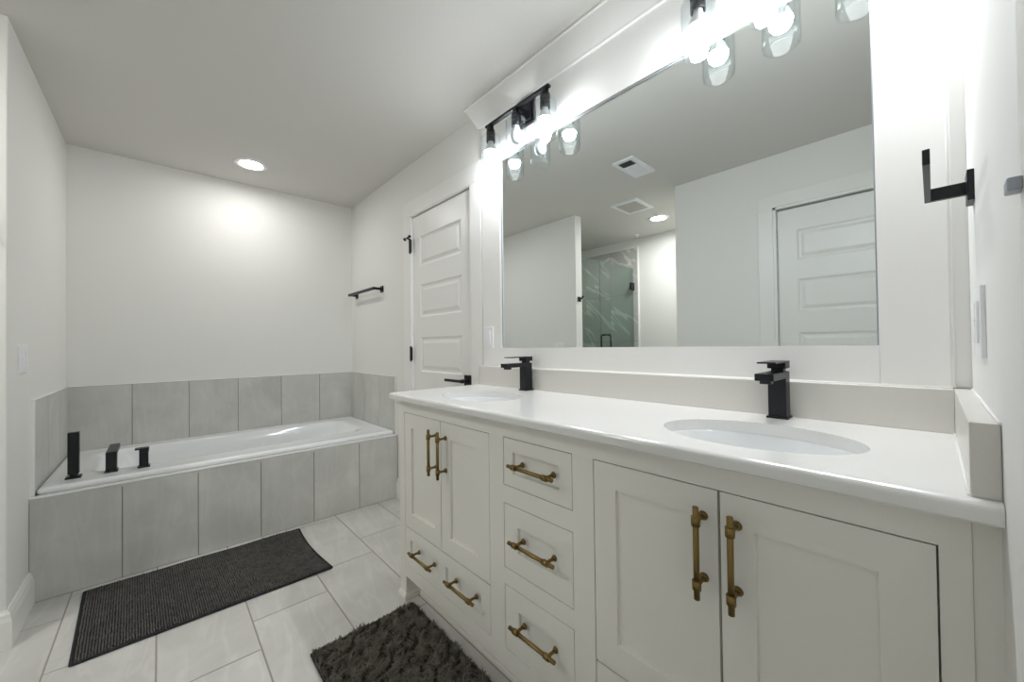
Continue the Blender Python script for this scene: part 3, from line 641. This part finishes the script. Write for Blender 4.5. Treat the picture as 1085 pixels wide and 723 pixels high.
g2 = [[bm.verts.new((*quad(i/nu, j/nv), 0.0003)) for j in range(nv+1)] for i in range(nu+1)]
for i in range(nu):
    for j in range(nv): bm.faces.new((g2[i][j], g2[i][j+1], g2[i+1][j+1], g2[i+1][j]))
for i in range(nu):
    for j in (0, nv): bm.faces.new((G[i][j], G[i+1][j], g2[i+1][j], g2[i][j]))
for j in range(nv):
    for i in (0, nu): bm.faces.new((G[i][j], G[i][j+1], g2[i][j+1], g2[i][j]))
obj('backing', bm, RUG_EDGE, ra)
bm = bmn()
ed = [(u/30, 0) for u in range(31)]+[(1, v/40) for v in range(41)]+[(1-u/30, 1) for u in range(31)]+[(0, 1-v/40) for v in range(41)]
for a, b in zip(ed, ed[1:]+ed[:1]):
    if a == b: continue
    tube(bm, (*quad(*a), 0.005+rug_z(*a)), (*quad(*b), 0.005+rug_z(*b)), 0.0045, n=6, caps=False)
obj('bound_edge', bm, RUG_EDGE, ra)
verts, faces = [], []
NUB = [(0.7, 0), (0.98, 0.45), (0.72, 0.85)]
def nub(x, y, z, rx, ry, h, n=6):
    b0 = len(verts)
    for r, t in NUB:
        for k in range(n):
            a = 2*math.pi*k/n; verts.append((x+rx*r*math.cos(a), y+ry*r*math.sin(a), z+h*t))
    verts.append((x, y, z+h))
    for q in range(len(NUB)-1):
        for k in range(n): faces.append((b0+q*n+k, b0+q*n+(k+1) % n, b0+(q+1)*n+(k+1) % n, b0+(q+1)*n+k))
    q = len(NUB)-1
    for k in range(n): faces.append((b0+q*n+k, b0+q*n+(k+1) % n, b0+len(NUB)*n))
NU, NV = 60, 104
for j in range(NV):
    for i in range(NU):
        u = (i+0.5+0.5*(j % 2)*0.8+random.uniform(-.15, .15))/(NU+0.5); v = (j+0.5+random.uniform(-.13, .13))/NV
        x, y = quad(0.008+0.984*u, 0.008+0.984*v); s = random.uniform(0.85, 1.12)
        nub(x, y, 0.004+rug_z(u, v), 0.0047*s, 0.0030*s, random.uniform(0.006, 0.0135)*(1+0.25*hnoise(x*2, y*2)))
me = bpy.data.meshes.new('pile'); me.from_pydata(verts, [], faces); me.materials.append(RUG_A); me.polygons.foreach_set('use_smooth', [True]*len(me.polygons))
o = bpy.data.objects.new('pile', me); col.objects.link(o); o.parent = ra; o.matrix_parent_inverse = Matrix.Translation(-ra.location); o['kind'] = 'stuff'

# shaggy mat in front of the vanity
rb = thing('shag_rug', (-1.07, -0.68, 0), 'shaggy charcoal rug on the floor in front of the vanity', 'bath mat')
sx0, sx1, sy0, sy1 = -1.576, -0.62, -0.880, -0.478
bm = bmn(); box(bm, (sx0, sy0, 0.0003), (sx1, sy1, 0.010), 0.003); obj('backing', bm, RUG_EDGE, rb)
verts, faces = [], []
def tuft(x, y, z, l, dx, dy, wd):
    a = random.uniform(0, math.pi); cxx, cyy = math.cos(a)*wd, math.sin(a)*wd
    b0 = len(verts)
    for t in (0, 0.5, 1.0):
        k = (1-0.55*t); h = l*(t-0.30*t*t)
        px, py = x+dx*l*t*t, y+dy*l*t*t
        verts.append((px-cxx*k, py-cyy*k, z+h)); verts.append((px+cxx*k, py+cyy*k, z+h))
    faces.append((b0, b0+1, b0+3, b0+2)); faces.append((b0+2, b0+3, b0+5, b0+4))
for k in range(42000):
    x, y = random.uniform(sx0+0.002, sx1-0.002), random.uniform(sy0+0.002, sy1-0.002)
    ang = 2.6*math.sin(x*31+y*13)+2.1*math.sin(y*52-x*21+1)+1.9*math.sin(x*83+y*67)
    m = 0.75+0.35*math.sin(ang*1.3)
    if y > sy1-0.012 or x < sx0+0.012 or y < sy0+0.012: m *= 0.25
    l = random.uniform(0.010, 0.019)*(1+0.3*math.sin(x*61+y*23)*math.sin(y*53-x*17))
    tuft(x, y, 0.008, l, math.cos(ang)*m+random.uniform(-.35, .35), math.sin(ang)*m+random.uniform(-.35, .35), random.uniform(0.0013, 0.0026))
me = bpy.data.meshes.new('pile'); me.from_pydata(verts, [], faces); me.materials.append(RUG_B)
o = bpy.data.objects.new('pile', me); col.objects.link(o); o.parent = rb; o.matrix_parent_inverse = Matrix.Translation(-rb.location); o['kind'] = 'stuff'
